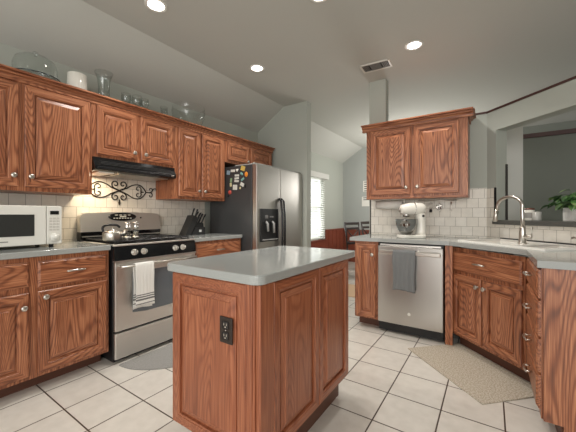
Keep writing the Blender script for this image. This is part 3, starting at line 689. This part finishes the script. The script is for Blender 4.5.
def cloth(name, base, stripe=None, zs=()):
    m = mat(name, base, .95)
    tc = N(m, 'ShaderNodeTexCoord'); mp = N(m, 'ShaderNodeMapping'); mp.inputs['Scale'].default_value = (700, 700, 700); L(m, tc.outputs['Object'], mp.inputs[0])
    n = N(m, 'ShaderNodeTexNoise'); n.inputs['Scale'].default_value = 1.0; L(m, mp.outputs[0], n.inputs['Vector']); bump(m, n.outputs['Fac'], .3, .002)
    if stripe:
        sp = N(m, 'ShaderNodeSeparateXYZ'); L(m, tc.outputs['Object'], sp.inputs[0])
        acc = None
        for z, h_ in zs:
            s = N(m, 'ShaderNodeMath', operation='SUBTRACT'); s.inputs[1].default_value = z; L(m, sp.outputs[2], s.inputs[0])
            ab = N(m, 'ShaderNodeMath', operation='ABSOLUTE'); L(m, s.outputs[0], ab.inputs[0])
            lt = N(m, 'ShaderNodeMath', operation='LESS_THAN'); lt.inputs[1].default_value = h_; L(m, ab.outputs[0], lt.inputs[0])
            if acc is None: acc = lt.outputs[0]
            else:
                mx = N(m, 'ShaderNodeMath', operation='MAXIMUM'); L(m, acc, mx.inputs[0]); L(m, lt.outputs[0], mx.inputs[1]); acc = mx.outputs[0]
        mix = N(m, 'ShaderNodeMixRGB'); mix.inputs[1].default_value = base; mix.inputs[2].default_value = stripe; L(m, acc, mix.inputs[0]); L(m, mix.outputs[0], bsdf(m).inputs['Base Color'])
    return m
TW = cloth('white_striped_cloth', lin(222, 220, 214), lin(108, 106, 104), [(.475, .007), (.495, .005), (.512, .004), (.442, .004)])
towel('dish_towel', 'white dish towel with grey stripes hanging on the oven door handle', TW, (-2.36, 1.350, 0), LEFT, .155, [(-.075, .425), (-.074, .6), (-.072, .72), (-.066, .757), (-.054, .764), (-.042, .757), (-.038, .72), (-.036, .55), (-.036, .400)], fold=.004)
TG = cloth('charcoal_cloth', lin(112, 114, 114))
towel('dish_towel', 'dark grey dish towel draped over the dishwasher handle', TG, (-.665, 2.96, 0), 0, .200, [(-.060, .440), (-.062, .6), (-.060, .75), (-.057, .802), (-.043, .811), (-.031, .802), (-.026, .75), (-.024, .6), (-.024, .46)], fold=.007, waves=2.2)

# ------------------------------------------------------------------ glassware on top of the left wall cabinets
ZT = 2.085
def glass(prof, n=32): return lathe(B(), prof, n, caps=False)
t = thing('cake_stand', 'glass cake plate with domed glass cover on top of the left cabinets', 'cake stand', (-2.82, .805, ZT))
obj('plate', lathe(B(), [(0, 0), (.07, 0), (.06, .008), (.022, .02), (.020, .066), (.07, .072), (.150, .078), (.152, .084), (.07, .079), (0, .077)], 36), GLASS, t)
d = obj('dome', glass([(.132, .084), (.132, .165), (.118, .208), (.077, .236), (.0, .243)], 36), GLASS, t)
obj('knob', lathe(B(), [(.009, .242), (.008, .252), (.020, .262), (.016, .274), (0, .277)], 16), GLASS, d)
obj('rim_band', lathe(B(), [(.150, .076), (.1535, .078), (.1535, .083), (.150, .084)], 40, close=True), mat('dark_rim', lin(72, 80, 82), .15, .3), t)
o = obj('canister', lathe(B(), [(.066, 0), (.070, .004), (.070, .206), (.064, .212), (.0, .212)], 28), WHITEGL, None, (-2.82, 1.078, ZT)); tag(o, 'plain white round canister on top of the cabinets beside the cake stand', 'canister')
o = obj('glass_vase', glass([(0, 0), (.044, 0), (.042, .15), (.050, .23), (.072, .300), (.069, .301), (.047, .23), (.038, .02), (0, .018)], 24), GLASS, None, (-2.80, 1.275, ZT)); tag(o, 'tall flared clear glass vase on top of the left cabinets', 'vase')
def goblet(x, y, h, r, lab):
    o = obj('glass_goblet', lathe(B(), [(0, 0), (r * .75, 0), (r * .7, .004), (.006, .010), (.006, h * .4), (r * .7, h * .5), (r, h * .75), (r * .92, h), (r * .88, h), (r * .94, h * .75), (r * .62, h * .54), (0, h * .47)], 20), GLASS, None, (x, y, ZT)); tag(o, lab, 'goblet', 'clear glass goblets on the cabinets')
goblet(-2.86, 1.50, .205, .045, 'clear stemmed goblet, first of three right of the vase')
goblet(-2.80, 1.57, .190, .046, 'clear stemmed goblet in the middle of the three')
goblet(-2.84, 1.665, .200, .044, 'clear stemmed goblet, last of three towards the big bowl')
o = obj('glass_tumbler', glass([(0, 0), (.030, 0), (.036, .165), (.033, .165), (.027, .015), (0, .012)], 20), GLASS, None, (-2.78, 1.845, ZT)); tag(o, 'short clear glass tumbler between the goblets and the large bowl', 'tumbler')
o = obj('glass_bowl', glass([(0, 0), (.07, .0), (.14, .08), (.175, .16), (.182, .215), (.172, .275), (.178, .278)]), GLASS, None, (-2.835, 2.19, ZT)); tag(o, 'large round clear glass bowl on top of the left cabinets', 'bowl')
o = obj('glass_plate', glass([(0, 0), (.07, 0), (.115, .018), (.13, .045)]), GLASS, None, (-2.875, 2.62, ZT)); tag(o, 'shallow clear glass dish beyond the large glass bowl', 'dish')

# ------------------------------------------------------------------ stand mixer
t = thing('stand_mixer', 'white stand mixer with steel bowl on the counter beneath the wall cabinet', 'mixer', (-.638, 3.2, .913), math.radians(32))
bm = B(); prism(bm, rrect(-.165, .115, -.082, .082, .075), 0, .034, bev=.010); obj('base', bm, WHITEGL, t)
bm = B(); tube(bm, [(.066, 0, .02), (.072, 0, .07), (.074, 0, .13), (.070, 0, .19), (.062, 0, .245)], [.056, .046, .042, .043, .050], 20); obj('column', bm, WHITEGL, t)
h = B(); tube(h, [(.115, 0, .285), (.105, 0, .287), (.075, 0, .290), (.02, 0, .291), (-.05, 0, .288), (-.10, 0, .283), (-.125, 0, .280), (-.135, 0, .278)], [.02, .044, .058, .064, .061, .054, .044, .028], 22)
hd = obj('motor_head', h, WHITEGL, t)
bm = lathe(B(), [(.060, -.004), (.064, -.002), (.064, .004), (.060, .006)], 24, 0, (0, 0, 0), 'x', True); obj('trim_band', bm, CHROME, hd, (.0, 0, .291))
bm = lathe(B(), [(.0, .0), (.022, 0), (.022, .012), (0, .014)], 20, 0, (0, 0, 0), 'x'); o = obj('hub_cap', bm, CHROME, hd, (-.148, 0, .281))
bm = lathe(B(), [(.030, 0), (.032, .02), (.026, .03)], 18); obj('planetary', bm, CHROME, hd, (-.075, 0, .213))
bm = B(); tube(bm, [(-.075, 0, .215), (-.075, 0, .19), (-.075, .03, .16), (-.075, .035, .12), (-.075, 0, .09), (-.075, -.035, .12), (-.075, -.03, .16), (-.075, 0, .19)], .005, 6); obj('beater', bm, NICKEL, t)
bm = glass([(0, .036), (.045, .036), (.078, .08), (.098, .13), (.104, .185), (.108, .188), (.102, .185), (.095, .13), (.074, .084), (0, .045)]); bo = obj('bowl', bm, mat('mixer_bowl_steel', lin(150, 150, 148), .14, 1.0), t, (-.075, 0, 0))
bm = B(); tube(bm, smooth([(-.03, -.095, .165), (-.04, -.135, .16), (-.04, -.14, .12), (-.03, -.09, .105)]), .006, 8); obj('handle', bm, CHROME, bo)
bm = lathe(B(), [(.012, 0), (.012, .010), (0, .012)], 14, 0, (.075, -.042, .22), '-y'); obj('speed_knob', bm, BLACKGAP, t)

# ------------------------------------------------------------------ under-cabinet paper towel and utensil rail
t = thing('paper_towel_holder', 'paper towel roll mounted on a holder beneath the right wall cabinet', 'paper towels', (-.935, 3.42, 1.315))
bm = lathe(B(), [(.018, -.140), (.045, -.140), (.045, .140), (.018, .140)], 28, 0, (0, 0, -.062), 'x', True); obj('roll', bm, mat('paper', lin(226, 222, 214), .9), t)
bm = B(); box(bm, -.165, .165, -.025, .025, -.006, 0)
for x in (-.160, .152): box(bm, x, x + .008, -.02, .02, -.085, 0, 0, .003)
tube(bm, [(-.155, 0, -.062), (.155, 0, -.062)], .010, 10); obj('bracket', bm, WHITEPL, t)
t = thing('utensil_rail', 'chrome utensil rail screwed under the right half of the wall cabinet', 'rail', (-.45, 3.50, 1.315))
bm = B(); tube(bm, [(-.20, 0, -.020), (.17, 0, -.020)], .005, 8)
for x in (-.18, .15): tube(bm, [(x, 0, 0), (x, 0, -.020)], .004, 6)
obj('bar', bm, NICKEL, t)
for x in (-.075, .005, .115): obj('hook', tube(B(), [(x, .004, -.014), (x, -.004, -.016), (x, -.007, -.022), (x, -.004, -.030), (x, -.004, -.040), (x, -.010, -.044), (x, -.015, -.040)], .002, 6), NICKEL, t)
t = thing('whisk', 'small wire whisk with dark end hanging leftmost on the utensil rail', 'whisk', (-.525, 3.49, 1.275))
for k in range(3):
    a_ = k * PI / 3; obj('wire', tube(B(), smooth([(0, 0, 0), (.03 * math.cos(a_), .03 * math.sin(a_), -.025), (.022 * math.cos(a_), .022 * math.sin(a_), -.06), (0, 0, -.075), (-.022 * math.cos(a_), -.022 * math.sin(a_), -.06), (-.03 * math.cos(a_), -.03 * math.sin(a_), -.025), (0, 0, 0)]), .0018, 5), NICKEL, t)
obj('grip', lathe(B(), [(.012, -.105), (.015, -.09), (.008, -.07)], 10), BLACKGAP, t)
t = thing('measuring_cup', 'chrome measuring cup hanging in the middle of the utensil rail', 'measuring cup', (-.445, 3.49, 1.275))
bm = glass([(0, -.03), (.028, -.030), (.031, .0), (.029, 0), (.026, -.028), (0, -.028)], 20); bmesh.ops.rotate(bm, verts=bm.verts, cent=(0, 0, 0), matrix=Matrix.Rotation(1.2, 3, 'X')); bmesh.ops.translate(bm, verts=bm.verts, vec=(0, 0, -.045)); obj('cup', bm, CHROME, t)
obj('handle', tube(B(), [(0, 0, .0), (0, -.003, -.02), (.0, -.004, -.09), (.012, -.004, -.10)], .003, 6), CHROME, t)
t = thing('skewer', 'slim steel rod hanging rightmost on the utensil rail', 'utensil', (-.335, 3.49, 1.275))
obj('shaft', tube(B(), [(0, 0, 0), (0, 0, -.04), (0, 0, -.08), (.01, -.002, -.085)], .006, 8), NICKEL, t)

# ------------------------------------------------------------------ faucet, soap dispenser, candle, plant
t = thing('faucet', 'tall brushed nickel gooseneck faucet with side lever on the corner sink', 'faucet', dl(.068, -.035) + (.925,), 0)
obj('base', lathe(B(), [(.030, 0), (.030, .006), (.024, .012), (.022, .09), (.018, .12), (.016, .13)], 24), NICKEL, t)
P = [(0, 0, .10), (0, 0, .20), (-.002, .003, .27)]
for i in range(13):
    a_ = PI * i / 12; P.append((-.0525 * (1 - math.cos(a_)) * 1.45, .0525 * (1 - math.cos(a_)) * 1.45, .285 + .075 * math.sin(a_)))
P += [(-.157, .157, .25)]
obj('neck', tube(B(), P, .0125, 14), NICKEL, t)
e = Vector((-.157, .157, .255)); obj('spray_head', tube(B(), [e, e + Vector((-.008, .008, -.05)), e + Vector((-.014, .014, -.085)), e + Vector((-.015, .015, -.092))], [.0145, .016, .018, .015], 14), NICKEL, t)
bm = B(); tube(bm, [(0, 0, .055), (.045, -.045, .058), (.05, -.05, .058)], [.015, .014, .008], 12); tube(bm, [(.048, -.046, .058), (.050, -.046, .09), (.052, -.046, .128)], [.005, .004, .006], 8); obj('lever', bm, NICKEL, t)
t = thing('soap_dispenser', 'nickel soap dispenser pump at the right end of the sink', 'soap dispenser', (.502, 2.71, .925), 0)
obj('base', lathe(B(), [(.021, 0), (.021, .006), (.012, .012), (.012, .04), (.008, .045), (.008, .06)], 18), NICKEL, t)
obj('spout', tube(B(), [(.008, -.004, .066), (-.01, .006, .070), (-.04, .028, .068), (-.05, .035, .060)], [.010, .009, .007, .006], 10), NICKEL, t)
x, y = .29, 3.425
t = thing('jar_candle', 'white jar candle with dark lid behind the faucet on the pass-through ledge', 'candle', (x, y, 1.094))
obj('jar', lathe(B(), [(.036, 0), (.038, .004), (.038, .088), (.034, .094), (0, .094)], 24), WHITEGL, t)
obj('lid', lathe(B(), [(.034, .094), (.037, .097), (.037, .108), (.0, .112)], 24), mat('copper_lid', lin(128, 84, 72), .35, .5), t)
obj('label', lathe(B(), [(.0384, .022), (.0386, .024), (.0386, .068), (.0384, .07)], 24, close=True), mat('grey_label', lin(150, 146, 140), .6), t)
o = obj('jar_candle', lathe(B(), [(.03, 0), (.032, .004), (.032, .075), (.0, .078)], 24), mat('frosted_jar', lin(188, 186, 180), .3), None, (.335, 3.375, 1.094)); tag(o, 'short pale grey jar right of the candle on the pass-through ledge', 'jar')
t = thing('potted_plant', 'leafy green plant in a white ribbed pot on the dark ledge', 'potted plant', (.575, 3.165, 1.094), DIAG)
bm = B(); 
for i in range(18): box(bm, -.09 + i * .01, -.082 + i * .01, -.052, .052, .004, .100, 0, .002, 1)
box(bm, -.090, .090, -.048, .048, 0, .098); box(bm, -.093, .093, -.055, .055, .098, .104, 0, .002); obj('pot', bm, mat('white_pot', lin(216, 214, 208), .5), t)
obj('soil', box(B(), -.082, .082, -.042, .042, .1035, .106), mat('soil', lin(60, 46, 38), .9), t)
LEAF = mat('green_leaf', lin(64, 104, 52), .38)
n = N(LEAF, 'ShaderNodeTexNoise'); n.inputs['Scale'].default_value = 16; L(LEAF, coords(LEAF, (1, 1, 1), False), n.inputs['Vector'])
L(LEAF, ramp(LEAF, n.outputs['Fac'], [(.35, lin(44, 82, 40)), (.55, lin(74, 116, 56)), (.75, lin(142, 160, 104))]), bsdf(LEAF).inputs['Base Color'])
bm = B(); st = B(); rnd = random.Random(3)
for i in range(85):
    az = rnd.uniform(0, 2 * PI); rr = rnd.uniform(.03, .19); hh = .125 + rnd.uniform(0, .14) * (1 - (rr / .2) ** 2)
    base = Vector((rnd.uniform(-.06, .06), rnd.uniform(-.03, .03), .105)); tip = Vector((math.cos(az) * rr * 1.15, math.sin(az) * rr * .8, hh)) + Vector((base.x * .5, 0, 0))
    tube(st, [base, (base + tip) / 2 + Vector((0, 0, .02)), tip], .0016, 4)
    dr = Vector((math.cos(az), math.sin(az), rnd.uniform(-.75, .1))).normalized(); sd = dr.cross(Vector((0, 0, 1))).normalized(); up = sd.cross(dr)
    ln = rnd.uniform(.05, .085); wd = ln * .42
    mid = [tip + dr * ln * q - up * ln * .25 * q * q for q in (0, .25, .55, .8, 1)]
    ws = [.004, wd * .85, wd, wd * .55, .001]
    rows = [[bm.verts.new(m_ + sd * w_ + up * .22 * w_), bm.verts.new(m_), bm.verts.new(m_ - sd * w_ + up * .22 * w_)] for m_, w_ in zip(mid, ws)]
    for a, b in zip(rows, rows[1:]):
        for j in range(2): bm.faces.new((a[j], a[j + 1], b[j + 1], b[j])).smooth = True
obj('foliage', bm, LEAF, t, recalc=False); obj('stems', st, LEAF, t)

# ------------------------------------------------------------------ rugs
MATM = mat('woven_beige', lin(178, 166, 146), .95)
def weave(m, a, b, s):
    ck = N(m, 'ShaderNodeTexNoise'); ck.inputs['Scale'].default_value = s; ck.inputs['Detail'].default_value = 1.0
    v = coords(m, (1, 1, 1), False); L(m, v, ck.inputs['Vector']); L(m, ramp(m, ck.outputs['Fac'], [(.42, b), (.58, a)]), bsdf(m).inputs['Base Color']); bump(m, ck.outputs['Fac'], .5, .003)
weave(MATM, lin(190, 180, 164), lin(160, 150, 133), 110)
cx, cy = (2.462 + -2.735) / 2, (2.462 + 2.735) / 2
bm = B(); box(bm, -.385, .385, -.25, .25, 0, .009, 0, .003); o = obj('kitchen_mat', bm, MATM, None, (cx, cy, .0), DIAG); tag(o, 'beige woven mat on the floor in front of the corner sink', 'mat')
RUGM = mat('grey_rug', lin(142, 140, 136), .95); weave(RUGM, lin(146, 144, 140), lin(134, 132, 128), 130)
bm = B(); P = [(.43 * math.sin(PI * i / 32), -.47 * math.cos(PI * i / 32)) for i in range(33)]; prism(bm, P, 0, .009)
o = obj('half_round_rug', bm, RUGM, None, (-2.335, 1.64, .0)); tag(o, 'grey half-round rug on the floor in front of the range', 'rug')
bm = B(); box(bm, -.7, .7, -.35, .35, 0, .008, 0, .003); o = obj('area_rug', bm, mat('tan_rug', lin(196, 164, 132), .95), None, (-1.75, 4.3, 0)); tag(o, 'tan rug on the dining room floor between island and narrow cabinet', 'rug')

# ------------------------------------------------------------------ ceiling lights and vent
LENS = mat('lamp_lens', (1, 1, 1, 1), .5); bsdf(LENS).inputs['Emission Color'].default_value = (1, .97, .92, 1); bsdf(LENS).inputs['Emission Strength'].default_value = 6
for x, y, lab in ((-2.113, 1.334, 'round recessed ceiling light above the left cabinets, nearest the camera'), (-2.108, 2.522, 'round recessed ceiling light in front of the refrigerator cabinets'), (-.597, 3.007, 'round recessed ceiling light right of the air vent'), (-1.03, 1.93, 'round recessed ceiling light over the island, cut by the top edge')):
    t = thing('recessed_light', lab, 'ceiling light', (x, y, HC), 0, 'recessed ceiling lights')
    obj('trim_ring', lathe(B(), [(.058, -.001), (.082, -.001), (.082, -.005), (.074, -.009), (.060, -.006)], 32, close=True), WHITEPL, t)
    obj('lens', lathe(B(), [(.058, -.001), (.058, -.004), (0, -.004)], 32), LENS, t)
    l = bpy.data.lights.new('lamp', 'SPOT'); l.energy = 34; l.spot_size = math.radians(120); l.spot_blend = .8; l.shadow_soft_size = .06; l.color = (1, .965, .91)
    lo = bpy.data.objects.new('lamp', l); C.objects.link(lo); lo.parent = t; lo.location = (0, 0, -.02)
t = thing('air_vent', 'white rectangular ceiling air vent with dark louvres', 'vent', (-1.02, 3.20, HC), math.radians(3))
bm = B()
for x0, x1, y0, y1 in ((-.155, .155, -.092, -.072), (-.155, .155, .072, .092), (-.155, -.135, -.092, .092), (.135, .155, -.092, .092)): box(bm, x0, x1, y0, y1, -.010, -.001, 0, .002)
obj('frame', bm, WHITEPL, t); obj('backing', box(B(), -.14, .14, -.08, .08, -.003, -.001), mat('vent_dark', lin(44, 42, 40), .8), t)
bm = B()
for i in range(4): box(bm, -.125 + i * .016, -.119 + i * .016, -.072, .072, -.010, -.003); box(bm, .119 - i * .016, .125 - i * .016, -.072, .072, -.010, -.003)
for i in range(7): box(bm, -.055, .055, -.066 + i * .021, -.060 + i * .021, -.010, -.003)
obj('louvers', bm, mat('vent_louvre', lin(128, 124, 118), .5), t)

# ------------------------------------------------------------------ dining room
t = thing('window_blind', 'white horizontal slat blind on the dining room window', 'blind', (XW + .03, 5.47, 1.97), LEFT)
obj('valance', box(B(), -.47, .48, -.075, .025, -.06, .05, 0, .004), WHITETRIM, t)
bm = B(); nb = 26
for i in range(nb):
    z = -.085 - i * .047
    a = [bm.verts.new(p) for p in ((-.45, -.024, z - .012), (.385, -.024, z - .012), (.385, .022, z + .014), (-.45, .022, z + .014))]; bm.faces.new(a)
o = obj('slats', bm, mat('blind_slat', lin(228, 228, 224), .6), t, recalc=False); md = o.modifiers.new('thickness', 'SOLIDIFY'); md.thickness = .003
obj('bottom_rail', box(B(), -.45, .385, -.025, .025, -1.33, -1.305, 0, .003), WHITETRIM, t)
bm = B()
for x in (-.33, .27): tube(bm, [(x, -.026, -.05), (x, -.026, -1.31)], .002, 5)
obj('cords', bm, WHITETRIM, t)
PAPER = mat('white_paper', lin(226, 224, 216), .8); INK = mat('grey_ink', lin(92, 90, 88), .8)
for x, z, w_, h_, lab in ((-2.44, 1.82, .15, .26, 'printed calendar sheet pinned to the dining room wall'), (-2.45, 1.46, .19, .23, 'white notice sheet under the calendar on the dining room wall')):
    t = thing('wall_calendar', lab, 'paper', (x, 6.929, z))
    obj('sheet', box(B(), -w_ / 2, w_ / 2, -.006, 0, -h_ / 2, h_ / 2), PAPER, t)
    bm = B()
    for i in range(5 if h_ > .24 else 2): box(bm, -w_ * .3, w_ * .42, -.008, -.005, h_ * (.42 - .2 * i) - .02, h_ * (.42 - .2 * i))
    obj('print', bm, INK, t)
CHW = mat('dark_chair_wood', lin(42, 32, 28), .4)
t = thing('dining_table', 'pale topped dining table with dark legs seen beyond the counter end', 'table', (-1.0, 6.2, 0))
obj('tabletop', box(B(), -.55, .55, -.38, .38, .715, .745, 0, .006), mat('pale_top', lin(206, 202, 194), .35), t)
for x in (-.48, .48):
    for y in (-.32, .32): obj('leg', box(B(), x - .03, x + .03, y - .03, y + .03, 0, .716, 0, .003), CHW, t)
def chair(loc, rz, lab):
    t = thing('dining_chair', lab, 'chair', loc, rz, 'dark dining chairs')
    obj('seat', box(B(), -.20, .20, -.20, .20, .435, .465, 0, .008), CHW, t)
    for x in (-.18, .18):
        obj('leg', tube(B(), [(x, -.18, 0), (x, -.18, .44)], .018, 8), CHW, t); obj('leg', tube(B(), [(x, .20, 0), (x, .18, .44)], .018, 8), CHW, t)
        obj('back_post', tube(B(), [(x, .18, .44), (x, .21, .75), (x * 1.05, .25, 1.0)], .016, 8), CHW, t)
    bm = B(); box(bm, -.19, .19, .232, .256, .95, 1.005, 0, .006); obj('top_rail', bm, CHW, t)
    for z, y in ((.58, .19), (.86, .225)): obj('back_slat', box(B(), -.17, .17, y - .012, y + .006, z, z + .045, 0, .004), CHW, t)
    bm = B()
    for s in (-1, 1): tube(bm, [(s * -.16, .20, .61), (s * .0, .215, .72), (s * .16, .228, .86)], .010, 6)
    obj('cross_brace', bm, CHW, t)
    return t
chair((-2.0, 5.42, 0), math.radians(68), 'dark wooden dining chair with crossed back, left of its neighbour')
chair((-1.93, 6.12, 0), math.radians(75), 'dark wooden dining chair half hidden by the tiled wall end')
